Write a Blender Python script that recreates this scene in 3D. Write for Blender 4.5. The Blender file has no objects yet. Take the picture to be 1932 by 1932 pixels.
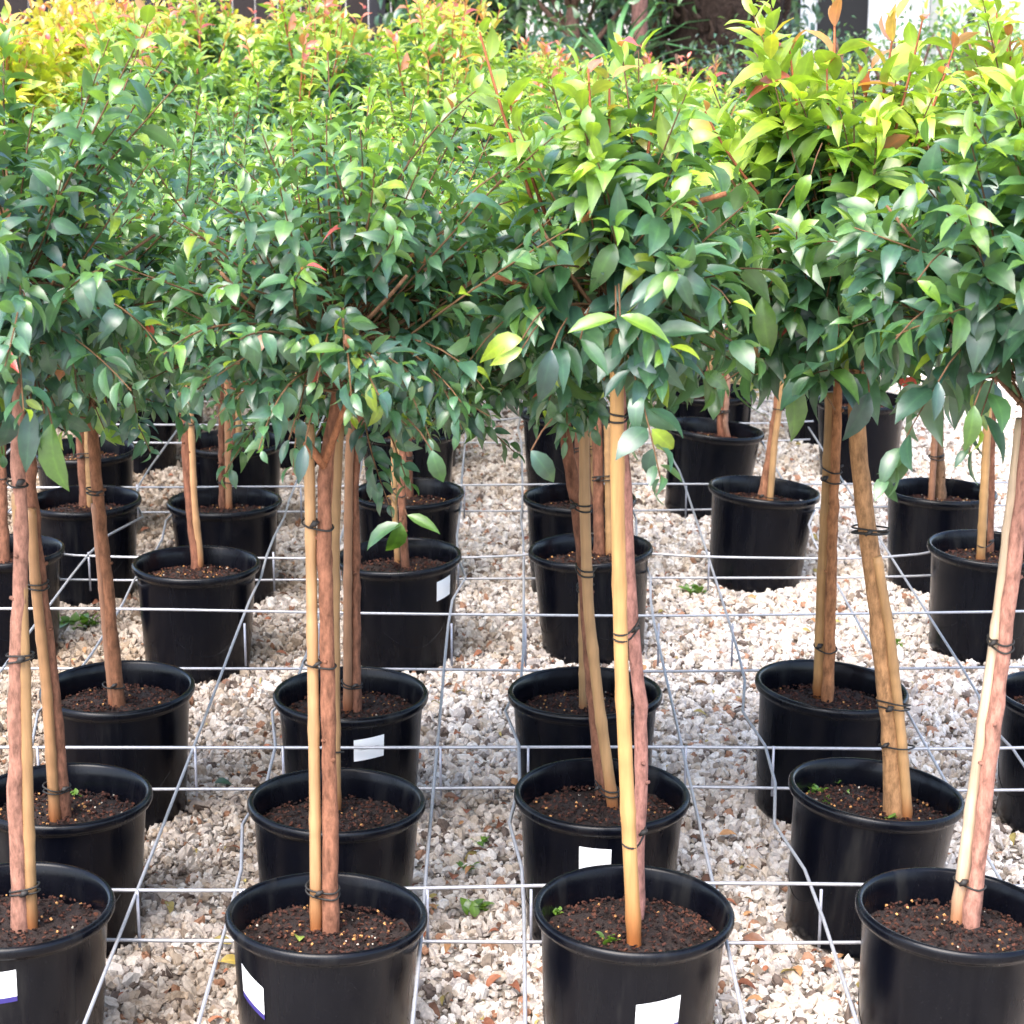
import bpy, math, random
import numpy as np
from mathutils import Matrix, Vector

random.seed(11)
rng = np.random.default_rng(11)
scene = bpy.context.scene
COL = scene.collection
R = math.radians

# ------------------------------------------------------------------ camera
CAM_H = 1.63
PITCH = R(14.75)
F = 3950.0            # focal length in units of a 1932-unit wide frame
cam_d = bpy.data.cameras.new('camera')
cam = bpy.data.objects.new('camera', cam_d)
COL.objects.link(cam)
cam.location = (0, 0, CAM_H)
cam.rotation_euler = (math.pi/2 - PITCH, 0, 0)
cam_d.sensor_width = 36
cam_d.lens = 36*F/1932
cam_d.clip_end = 500
cam_d.dof.use_dof = True
cam_d.dof.focus_distance = 3.6
cam_d.dof.aperture_fstop = 13
scene.camera = cam

# ------------------------------------------------------------------ light
SUN_EL, SUN_AZ = R(58), R(205)       # azimuth clockwise from +Y: behind the camera, a little to the left
w = bpy.data.worlds.new('World'); scene.world = w; w.use_nodes = True
nt = w.node_tree; nt.nodes.clear()
sky = nt.nodes.new('ShaderNodeTexSky'); sky.sky_type = 'NISHITA'; sky.sun_disc = False
sky.sun_elevation = SUN_EL; sky.sun_rotation = SUN_AZ
sky.dust_density = 3.0; sky.air_density = 1.0; sky.ozone_density = 1.0
bg = nt.nodes.new('ShaderNodeBackground'); bg.inputs['Strength'].default_value = 0.15
wo = nt.nodes.new('ShaderNodeOutputWorld')
nt.links.new(sky.outputs[0], bg.inputs[0]); nt.links.new(bg.outputs[0], wo.inputs[0])
sd = bpy.data.lights.new('sun', 'SUN'); sd.energy = 1.4; sd.angle = R(50); sd.color = (1.0, 0.97, 0.93)
so = bpy.data.objects.new('sun', sd); COL.objects.link(so)
sv = Vector((math.sin(SUN_AZ)*math.cos(SUN_EL), math.cos(SUN_AZ)*math.cos(SUN_EL), math.sin(SUN_EL)))
so.rotation_euler = sv.to_track_quat('Z', 'Y').to_euler()
so.location = sv*30
vs = scene.view_settings
vs.view_transform = 'Standard'; vs.look = 'None'; vs.exposure = 2.15; vs.gamma = 1; vs.use_curve_mapping = False

# ------------------------------------------------------------------ helpers
def ray(px, py):
    x = (px-966)/F; y = (966-py)/F
    return np.array([x, math.cos(PITCH)+y*math.sin(PITCH), -math.sin(PITCH)+y*math.cos(PITCH)])
def at_h(px, py, h):
    d = ray(px, py); t = (h-CAM_H)/d[2]
    return np.array([0, 0, CAM_H])+d*t
def at_y(px, py, Y):
    d = ray(px, py); t = Y/d[1]
    return np.array([0, 0, CAM_H])+d*t

def mesh_np(name, V, faces, mat=None, cols=None, smooth=True, fattr=None):
    """faces: list of int arrays (n,k) - one array per polygon size"""
    me = bpy.data.meshes.new(name)
    V = np.asarray(V, dtype=np.float32)
    if not isinstance(faces, list): faces = [faces]
    faces = [np.asarray(f, dtype=np.int32) for f in faces if len(f)]
    me.vertices.add(len(V)); me.vertices.foreach_set('co', V.ravel())
    loops = np.concatenate([f.ravel() for f in faces])
    starts = []; off = 0
    for f in faces:
        starts.append(off+np.arange(len(f))*f.shape[1]); off += f.size
    starts = np.concatenate(starts).astype(np.int32)
    me.loops.add(len(loops)); me.loops.foreach_set('vertex_index', loops)
    me.polygons.add(len(starts)); me.polygons.foreach_set('loop_start', starts)
    me.polygons.foreach_set('use_smooth', np.full(len(starts), smooth, dtype=bool))
    me.update(calc_edges=True)
    if cols is not None:
        c = np.ones((len(V), 4), dtype=np.float32); c[:, :3] = cols
        a = me.color_attributes.new('Col', 'FLOAT_COLOR', 'POINT'); a.data.foreach_set('color', c.ravel())
    if fattr is not None:
        a = me.attributes.new('vein', 'FLOAT', 'POINT'); a.data.foreach_set('value', np.asarray(fattr, dtype=np.float32))
    if mat: me.materials.append(mat)
    return me

def link(name, me, parent=None, loc=None, **props):
    o = bpy.data.objects.new(name, me); COL.objects.link(o)
    if parent is not None: o.parent = parent
    if loc is not None: o.location = loc
    for k, v in props.items(): o[k] = v
    return o

class MB:
    """collects tubes, boxes, lathes into one mesh"""
    def __init__(s): s.V = []; s.Q = []; s.T = []; s.C = []; s.n = 0
    def add(s, V, Q=None, T=None, col=(1, 1, 1)):
        V = np.asarray(V, float)
        if Q is not None and len(Q): s.Q.append(np.asarray(Q)+s.n)
        if T is not None and len(T): s.T.append(np.asarray(T)+s.n)
        s.V.append(V); s.C.append(np.broadcast_to(np.asarray(col, float), (len(V), 3))); s.n += len(V)
    def tube(s, P, r, n=8, col=(1, 1, 1), cap=True, closed=False):
        P = np.asarray(P, float); m = len(P)
        r = np.broadcast_to(np.asarray(r, float), (m,))
        if closed: T = np.roll(P, -1, 0)-np.roll(P, 1, 0)
        else: T = np.gradient(P, axis=0)
        T /= np.linalg.norm(T, axis=1)[:, None]+1e-12
        ref = np.array([0.0, 0, 1]) if abs(T[0][2]) < .8 else np.array([1.0, 0, 0])
        a = np.linspace(0, 2*np.pi, n, endpoint=False)
        V = []
        for i in range(m):
            u = np.cross(T[i], ref); u /= np.linalg.norm(u)+1e-12; v = np.cross(T[i], u); ref = ref
            V.append(P[i]+r[i]*(np.cos(a)[:, None]*u+np.sin(a)[:, None]*v))
        V = np.concatenate(V)
        Q = []
        rng_i = range(m) if closed else range(m-1)
        for i in rng_i:
            j = (i+1) % m
            for k in range(n):
                k2 = (k+1) % n
                Q.append((i*n+k, i*n+k2, j*n+k2, j*n+k))
        Tt = []
        if cap and not closed:
            V = np.concatenate([V, P[:1], P[-1:]])
            for k in range(n):
                k2 = (k+1) % n
                Tt.append((m*n, k2, k)); Tt.append((m*n+1, (m-1)*n+k, (m-1)*n+k2))
        s.add(V, Q, Tt, col)
    def box(s, c, d, rot=None, col=(1, 1, 1)):
        V = np.array([(x, y, z) for x in (-.5, .5) for y in (-.5, .5) for z in (-.5, .5)])*np.asarray(d)
        if rot is not None: V = V@np.asarray(rot).T
        Q = [(0, 1, 3, 2), (4, 6, 7, 5), (0, 4, 5, 1), (2, 3, 7, 6), (0, 2, 6, 4), (1, 5, 7, 3)]
        s.add(V+np.asarray(c), Q, None, col)
    def lathe(s, prof, n=48, col=(1, 1, 1)):
        a = np.linspace(0, 2*np.pi, n, endpoint=False)
        V = np.concatenate([np.stack([r*np.cos(a), r*np.sin(a), np.full(n, z)], 1) for r, z in prof])
        Q = [(i*n+k, i*n+(k+1) % n, (i+1)*n+(k+1) % n, (i+1)*n+k) for i in range(len(prof)-1) for k in range(n)]
        s.add(V, Q, None, col)
    def mesh(s, name, mat, smooth=True):
        return mesh_np(name, np.concatenate(s.V), [np.concatenate(q) for q in (s.Q, s.T) if q], mat, np.concatenate(s.C), smooth)

# ------------------------------------------------------------------ materials
def mat_new(name):
    m = bpy.data.materials.new(name); m.use_nodes = True
    t = m.node_tree; b = t.nodes['Principled BSDF']; out = t.nodes['Material Output']
    return m, t, b, out
def node(t, typ, **kw):
    n = t.nodes.new(typ)
    for k, v in kw.items(): setattr(n, k, v)
    return n
def noise(t, scale, detail=3, vec=None, rough=.6):
    n = node(t, 'ShaderNodeTexNoise'); n.inputs['Scale'].default_value = scale
    n.inputs['Detail'].default_value = detail; n.inputs['Roughness'].default_value = rough
    if vec is not None: t.links.new(vec, n.inputs['Vector'])
    return n
def ramp(t, fac, stops, interp='LINEAR'):
    r = node(t, 'ShaderNodeValToRGB'); r.color_ramp.interpolation = interp
    e = r.color_ramp.elements
    while len(e) < len(stops): e.new(0.5)
    for el, (p, c) in zip(e, stops):
        el.position = p; el.color = (*c, 1)
    t.links.new(fac, r.inputs[0]); return r
def mixc(t, a, b, fac, blend='MIX'):
    m = node(t, 'ShaderNodeMix', data_type='RGBA', blend_type=blend)
    for sock, v in ((m.inputs['Factor'], fac), (m.inputs['A'], a), (m.inputs['B'], b)):
        if isinstance(v, (int, float)): sock.default_value = v
        elif isinstance(v, tuple): sock.default_value = (*v, 1)
        else: t.links.new(v, sock)
    return m.outputs['Result']
def bump(t, h, b, strength=.4, dist=.005):
    n = node(t, 'ShaderNodeBump'); n.inputs['Strength'].default_value = strength; n.inputs['Distance'].default_value = dist
    t.links.new(h, n.inputs['Height']); t.links.new(n.outputs[0], b.inputs['Normal'])

def leaf_material(name, per_object):
    m, t, b, out = mat_new(name)
    if per_object:
        src = node(t, 'ShaderNodeObjectInfo').outputs['Color']
    else:
        src = node(t, 'ShaderNodeVertexColor', layer_name='Col').outputs['Color']
    geo = node(t, 'ShaderNodeNewGeometry')
    n = noise(t, 55, 3, geo.outputs['Position'])
    blotch = ramp(t, n.outputs['Fac'], [(.3, (.78, .78, .78)), (.7, (1.2, 1.2, 1.12))])
    c = mixc(t, src, blotch.outputs[0], 1.0, 'MULTIPLY')
    va = node(t, 'ShaderNodeAttribute', attribute_name='vein')
    pw = node(t, 'ShaderNodeMath', operation='POWER'); pw.inputs[1].default_value = 7
    t.links.new(va.outputs['Fac'], pw.inputs[0])
    vein = mixc(t, c, (1.35, 1.35, 1.2), 1.0, 'MULTIPLY')
    c = mixc(t, c, vein, pw.outputs[0])
    under = mixc(t, c, (.16, .24, .09), .35)
    c2 = mixc(t, c, under, geo.outputs['Backfacing'])
    t.links.new(c2, b.inputs['Base Color'])
    b.inputs['Roughness'].default_value = .40
    b.inputs['IOR'].default_value = 1.5
    b.inputs['Specular IOR Level'].default_value = 1.0
    b.inputs['Coat Weight'].default_value = .5; b.inputs['Coat Roughness'].default_value = .33
    tr = node(t, 'ShaderNodeBsdfTranslucent')
    sat = mixc(t, c2, (1.45, 1.5, .5), 1.0, 'MULTIPLY')
    t.links.new(sat, tr.inputs['Color'])
    ms = node(t, 'ShaderNodeMixShader'); ms.inputs[0].default_value = .38
    t.links.new(b.outputs[0], ms.inputs[1]); t.links.new(tr.outputs[0], ms.inputs[2])
    t.links.new(ms.outputs[0], out.inputs['Surface'])
    return m
M_LEAF = leaf_material('leaf_single', True)
M_FOL = leaf_material('leaf_mass', False)

def pot_material():
    m, t, b, out = mat_new('black_plastic')
    tc = node(t, 'ShaderNodeTexCoord')
    mp = node(t, 'ShaderNodeMapping'); mp.inputs['Scale'].default_value = (1, 1, .12)
    oi = node(t, 'ShaderNodeObjectInfo'); t.links.new(tc.outputs['Object'], mp.inputs['Vector'])
    add = node(t, 'ShaderNodeVectorMath', operation='ADD'); t.links.new(mp.outputs[0], add.inputs[0]); t.links.new(oi.outputs['Location'], add.inputs[1])
    n = noise(t, 22, 4, add.outputs[0])
    fine = noise(t, 340, 2, tc.outputs['Object'])
    base = ramp(t, n.outputs['Fac'], [(.42, (.0018, .0021, .0042)), (.60, (.0032, .0034, .0056)), (.78, (.018, .0175, .017))])
    dust = ramp(t, fine.outputs['Fac'], [(.66, (0, 0, 0)), (.82, (.020, .019, .018))])
    c = mixc(t, base.outputs[0], dust.outputs[0], 1.0, 'ADD')
    t.links.new(c, b.inputs['Base Color'])
    rr = ramp(t, n.outputs['Fac'], [(.3, (.17, .17, .17)), (.75, (.36, .36, .36))])
    t.links.new(rr.outputs[0], b.inputs['Roughness'])
    b.inputs['Specular IOR Level'].default_value = .24
    bump(t, fine.outputs['Fac'], b, .08, .001)
    return m
M_POT = pot_material()

def soil_material():
    m, t, b, out = mat_new('potting_mix')
    tc = node(t, 'ShaderNodeTexCoord')
    n = noise(t, 90, 5, tc.outputs['Object'], .75)
    n2 = noise(t, 14, 2, tc.outputs['Object'])
    c = ramp(t, n.outputs['Fac'], [(.35, (.007, .004, .0035)), (.55, (.022, .011, .008)), (.72, (.06, .027, .017)), (.85, (.11, .06, .04))])
    c2 = mixc(t, c.outputs[0], (.028, .012, .009), .25)
    v = node(t, 'ShaderNodeVertexColor', layer_name='Col')
    c3 = mixc(t, c2, v.outputs['Color'], 1.0, 'MULTIPLY')
    t.links.new(c3, b.inputs['Base Color']); b.inputs['Roughness'].default_value = .9
    bump(t, n.outputs['Fac'], b, .9, .012)
    return m
M_SOIL = soil_material()

def vcol_material(name, rough=.8, spec=.3, nscale=120, amt=.35, bscale=.3, bdist=.002, stretch=None, metal=0):
    m, t, b, out = mat_new(name)
    v = node(t, 'ShaderNodeVertexColor', layer_name='Col')
    tc = node(t, 'ShaderNodeTexCoord')
    vec = tc.outputs['Object']
    if stretch:
        mp = node(t, 'ShaderNodeMapping'); mp.inputs['Scale'].default_value = stretch
        t.links.new(vec, mp.inputs['Vector']); vec = mp.outputs[0]
    n = noise(t, nscale, 4, vec, .7)
    r = ramp(t, n.outputs['Fac'], [(.28, (1-amt,)*3), (.72, (1+amt,)*3)])
    c = mixc(t, v.outputs['Color'], r.outputs[0], 1.0, 'MULTIPLY')
    t.links.new(c, b.inputs['Base Color'])
    b.inputs['Roughness'].default_value = rough; b.inputs['Specular IOR Level'].default_value = spec
    b.inputs['Metallic'].default_value = metal
    bump(t, n.outputs['Fac'], b, bscale, bdist)
    return m
M_BARK = vcol_material('trunk_bark', .85, .2, 95, .6, .8, .004, (1, 1, .4))
M_BAMBOO = vcol_material('bamboo', .5, .4, 60, .28, .15, .001, (1, 1, .08))
M_TWIG = vcol_material('twig_bark', .75, .25, 100, .3)
M_CHIP = vcol_material('bark_chip', .85, .25, 150, .4)
M_TIE = vcol_material('tie_rubber', .6, .4, 100, .2)
M_WIRE = vcol_material('galvanised_wire', .42, .5, 130, .16, .1, .001, None, .35)
M_LITTER = vcol_material('dry_leaf', .7, .3, 90, .3)
M_WOOD = vcol_material('stained_boards', .75, .3, 30, .35, .3, .004, (3, 3, .3))
M_WHITE = vcol_material('white_paint', .5, .4, 8, .05, .05, .002)
M_FIBRE = vcol_material('palm_fibre', .95, .1, 40, .6, .8, .02)
M_BLADE = vcol_material('strap_leaf', .4, .5, 25, .2)

def label_material():
    m, t, b, out = mat_new('label_paper')
    v = node(t, 'ShaderNodeVertexColor', layer_name='Col')
    t.links.new(v.outputs['Color'], b.inputs['Base Color']); b.inputs['Roughness'].default_value = .45
    return m
M_LABEL = label_material()

# ------------------------------------------------------------------ ground and gravel
def ground_material():
    m, t, b, out = mat_new('gravel_bed')
    tc = node(t, 'ShaderNodeTexCoord')
    vo = node(t, 'ShaderNodeTexVoronoi', feature='F1'); vo.inputs['Scale'].default_value = 62
    t.links.new(tc.outputs['Object'], vo.inputs['Vector'])
    sep = node(t, 'ShaderNodeSeparateColor'); t.links.new(vo.outputs['Color'], sep.inputs[0])
    c = ramp(t, sep.outputs[0], [(0, (.12, .09, .07)), (.2, (.3, .25, .2)), (.45, (.5, .45, .39)), (.8, (.66, .61, .54))])
    edge = ramp(t, vo.outputs['Distance'], [(.35, (1, 1, 1)), (.75, (.25, .22, .2))])
    c2 = mixc(t, c.outputs[0], edge.outputs[0], 1.0, 'MULTIPLY')
    t.links.new(c2, b.inputs['Base Color']); b.inputs['Roughness'].default_value = .9
    inv = node(t, 'ShaderNodeMath', operation='SUBTRACT'); inv.inputs[0].default_value = 1
    t.links.new(vo.outputs['Distance'], inv.inputs[1])
    bump(t, inv.outputs[0], b, .8, .01)
    return m
g = 160
gm = mesh_np('ground', [(-g, -20, 0), (g, -20, 0), (g, 2*g, 0), (-g, 2*g, 0)], [np.array([[0, 1, 2, 3]])], ground_material(), None, False)
link('ground', gm, kind='structure')

def stone_material():
    m, t, b, out = mat_new('gravel_stone')
    a = node(t, 'ShaderNodeAttribute', attribute_type='INSTANCER', attribute_name='tint')
    c = ramp(t, a.outputs['Fac'], [(0, (.17, .13, .11)), (.045, (.32, .26, .21)), (.11, (.40, .22, .14)), (.15, (.50, .45, .42)), (.30, (.60, .51, .42)), (.44, (.68, .61, .55)), (.66, (.76, .70, .64)), (.84, (.83, .79, .75))], 'CONSTANT')
    tc = node(t, 'ShaderNodeTexCoord')
    n = noise(t, 2.2, 4, tc.outputs['Object'])
    r = ramp(t, n.outputs['Fac'], [(.3, (.72, .70, .68)), (.7, (1.12, 1.1, 1.08))])
    cc_ = mixc(t, c.outputs[0], r.outputs[0], 1.0, 'MULTIPLY')
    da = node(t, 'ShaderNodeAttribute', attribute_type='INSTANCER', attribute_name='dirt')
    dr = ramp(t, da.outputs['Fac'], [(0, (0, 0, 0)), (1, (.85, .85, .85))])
    soiled_shaded = mixc(t, cc_, (.40, .34, .27), 1.0, 'MULTIPLY')  # soil marks and painted shade share this darker stone colour
    t.links.new(mixc(t, cc_, soiled_shaded, dr.outputs[0]), b.inputs['Base Color'])
    b.inputs['Roughness'].default_value = .8; b.inputs['Specular IOR Level'].default_value = .3
    return m
M_STONE = stone_material()

def gravel():
    # a strip of ground in front of and between the pots, stones scattered with geometry nodes
    ys = np.linspace(2.7, 9.5, 18)
    V = []; Q = []
    for i, y in enumerate(ys):
        hw = .27*y+.35
        V += [(-hw, y, .003), (hw, y, .003)]
        if i: Q.append((2*i-2, 2*i-1, 2*i+1, 2*i))
    me = mesh_np('gravel', V, [np.array(Q)], M_STONE, None, False)
    o = link('gravel', me, kind='stuff', label='pale crushed stone gravel between the black pots')
    ng = bpy.data.node_groups.new('gravel_scatter', 'GeometryNodeTree')
    ng.interface.new_socket('Geometry', in_out='INPUT', socket_type='NodeSocketGeometry')
    ng.interface.new_socket('Geometry', in_out='OUTPUT', socket_type='NodeSocketGeometry')
    N = ng.nodes; L = ng.links
    gi = N.new('NodeGroupInput'); go = N.new('NodeGroupOutput')
    dp = N.new('GeometryNodeDistributePointsOnFaces'); dp.inputs['Density'].default_value = 8200
    L.new(gi.outputs[0], dp.inputs['Mesh'])
    gti = N.new('GeometryNodeGeometryToInstance')
    for k in range(5):
        ico = N.new('GeometryNodeMeshIcoSphere'); ico.inputs['Radius'].default_value = 1; ico.inputs['Subdivisions'].default_value = 2
        sp = N.new('GeometryNodeSetPosition'); nz = N.new('ShaderNodeTexNoise'); nz.inputs['Scale'].default_value = .95
        pos = N.new('GeometryNodeInputPosition'); va = N.new('ShaderNodeVectorMath'); va.operation = 'ADD'; va.inputs[1].default_value = (k*7.3, k*3.1, k*1.7)
        L.new(pos.outputs[0], va.inputs[0]); L.new(va.outputs[0], nz.inputs['Vector'])
        sub = N.new('ShaderNodeVectorMath'); sub.operation = 'SUBTRACT'; sub.inputs[1].default_value = (.5, .5, .5); L.new(nz.outputs['Color'], sub.inputs[0])
        sc = N.new('ShaderNodeVectorMath'); sc.operation = 'SCALE'; sc.inputs['Scale'].default_value = 2.3; L.new(sub.outputs[0], sc.inputs[0])
        L.new(ico.outputs['Mesh'], sp.inputs['Geometry']); L.new(sc.outputs[0], sp.inputs['Offset'])
        ssm = N.new('GeometryNodeSetShadeSmooth'); ssm.inputs['Shade Smooth'].default_value = False
        L.new(sp.outputs[0], ssm.inputs[0])
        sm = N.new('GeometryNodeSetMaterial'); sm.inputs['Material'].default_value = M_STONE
        L.new(ssm.outputs[0], sm.inputs['Geometry']); L.new(sm.outputs[0], gti.inputs[0])
    ip = N.new('GeometryNodeInstanceOnPoints'); ip.inputs['Pick Instance'].default_value = True
    L.new(dp.outputs['Points'], ip.inputs['Points']); L.new(gti.outputs[0], ip.inputs['Instance'])
    def rnd(tp, a, b_, seed):
        r = N.new('FunctionNodeRandomValue'); r.data_type = tp
        ix = {'FLOAT': 2, 'FLOAT_VECTOR': 0, 'INT': 4}[tp]
        r.inputs[ix].default_value = a; r.inputs[ix+1].default_value = b_; r.inputs['Seed'].default_value = seed
        return r.outputs[{'FLOAT': 1, 'FLOAT_VECTOR': 0, 'INT': 2}[tp]]
    L.new(rnd('INT', 0, 4, 3), ip.inputs['Instance Index'])
    L.new(rnd('FLOAT_VECTOR', (0, 0, 0), (6.3, 6.3, 6.3), 5), ip.inputs['Rotation'])
    s1 = rnd('FLOAT_VECTOR', (.6, .5, .38), (1.25, 1.0, .8), 8)
    pw = N.new('ShaderNodeMath'); pw.operation = 'POWER'; pw.inputs[1].default_value = 3.2
    L.new(rnd('FLOAT', 0., 1., 12), pw.inputs[0])
    ma = N.new('ShaderNodeMath'); ma.operation = 'MULTIPLY_ADD'; ma.inputs[1].default_value = .0125; ma.inputs[2].default_value = .0052
    L.new(pw.outputs[0], ma.inputs[0])
    scv = N.new('ShaderNodeVectorMath'); scv.operation = 'SCALE'; L.new(s1, scv.inputs[0]); L.new(ma.outputs[0], scv.inputs['Scale'])
    L.new(scv.outputs[0], ip.inputs['Scale'])
    tr = N.new('GeometryNodeTranslateInstances'); L.new(ip.outputs[0], tr.inputs[0])
    tr.inputs['Local Space'].default_value = False
    L.new(rnd('FLOAT_VECTOR', (0, 0, -.002), (0, 0, .007), 21), tr.inputs['Translation'])
    st = N.new('GeometryNodeStoreNamedAttribute'); st.domain = 'INSTANCE'; st.data_type = 'FLOAT'
    st.inputs['Name'].default_value = 'tint'
    L.new(tr.outputs[0], st.inputs['Geometry'])
    vi = [i for i in st.inputs if i.name == 'Value' and i.enabled][0]
    L.new(rnd('FLOAT', 0., 1., 33), vi)
    # dirty stones in patches, plus painted crown shade that deepens to the left
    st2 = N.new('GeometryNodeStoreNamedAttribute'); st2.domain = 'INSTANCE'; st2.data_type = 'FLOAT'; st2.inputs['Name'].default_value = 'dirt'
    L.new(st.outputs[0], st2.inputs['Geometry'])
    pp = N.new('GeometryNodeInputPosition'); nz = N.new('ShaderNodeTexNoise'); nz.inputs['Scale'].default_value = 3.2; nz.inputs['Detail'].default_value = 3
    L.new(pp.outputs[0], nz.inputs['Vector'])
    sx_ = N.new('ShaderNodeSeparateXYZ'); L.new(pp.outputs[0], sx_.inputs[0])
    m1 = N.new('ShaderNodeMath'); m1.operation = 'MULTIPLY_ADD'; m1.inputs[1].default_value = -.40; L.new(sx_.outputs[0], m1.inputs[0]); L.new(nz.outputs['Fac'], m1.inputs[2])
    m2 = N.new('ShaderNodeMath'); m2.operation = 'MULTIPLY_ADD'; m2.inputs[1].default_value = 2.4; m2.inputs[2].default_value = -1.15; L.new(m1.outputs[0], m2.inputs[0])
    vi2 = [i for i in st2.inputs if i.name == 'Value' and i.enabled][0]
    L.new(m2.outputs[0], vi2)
    L.new(st2.outputs[0], go.inputs[0])
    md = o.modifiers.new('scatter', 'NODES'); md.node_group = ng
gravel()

# ------------------------------------------------------------------ leaves
def leaf_template(width=.42, droop=.25, fold=.22, twist=0., lod=0):
    if lod: ts = [0, .22, .55, 1.]; ws = [.06, .8, .85, .02]
    else: ts = [0, .09, .25, .47, .70, .88, 1.]; ws = [.05, .46, .90, 1., .76, .32, .02]
    V = []; vein = []
    for t_, w_ in zip(ts, ws):
        z0 = .12*math.sin(t_*2.2)-droop*t_*t_
        y0 = t_-droop*.25*t_*t_
        h = w_*width*.5; a = twist*t_
        for sx in (-1, 0, 1):
            dx = sx*h*math.cos(fold); dz = abs(sx)*h*math.sin(fold)+.012*math.sin(9*t_+sx)*abs(sx)
            V.append((dx*math.cos(a)-dz*math.sin(a), y0, z0+dz*math.cos(a)+dx*math.sin(a)))
            vein.append(1.0 if sx == 0 else 0.0)
    Q = []
    for i in range(len(ts)-1):
        for k in (0, 1):
            Q.append((3*i+k, 3*i+k+1, 3*i+k+4, 3*i+k+3))
    return np.array(V), np.array(Q), np.array(vein)
TEMPL = [leaf_template(.45, .15, .26), leaf_template(.40, .35, .40, .35), leaf_template(.47, .55, .32, -.3),
         leaf_template(.38, .05, .48, .15), leaf_template(.42, .85, .28, .2), leaf_template(.50, .3, .18, -.15)]
TEMPL_LO = [leaf_template(.46, .15, .25, 0, 1), leaf_template(.44, .5, .3, .2, 1), leaf_template(.44, .3, .4, -.2, 1)]
LEAF_ME = [mesh_np('leaf', V, [Q], M_LEAF, None, True, vv) for V, Q, vv in TEMPL]

PAL = dict(dark=(.031, .080, .066), deep=(.047, .118, .080), mid=(.068, .162, .066), fresh=(.105, .215, .038), light=(.17, .31, .036),
           lime=(.32, .44, .04), yellow=(.52, .57, .03), orange=(.60, .22, .11), red=(.52, .085, .075), pink=(.55, .22, .16))
PAL = {k: np.array(v) for k, v in PAL.items()}

def bez(a, b, c, n):
    t = np.linspace(0, 1, n)[:, None]
    return (1-t)**2*a+2*t*(1-t)*b+t*t*c

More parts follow.
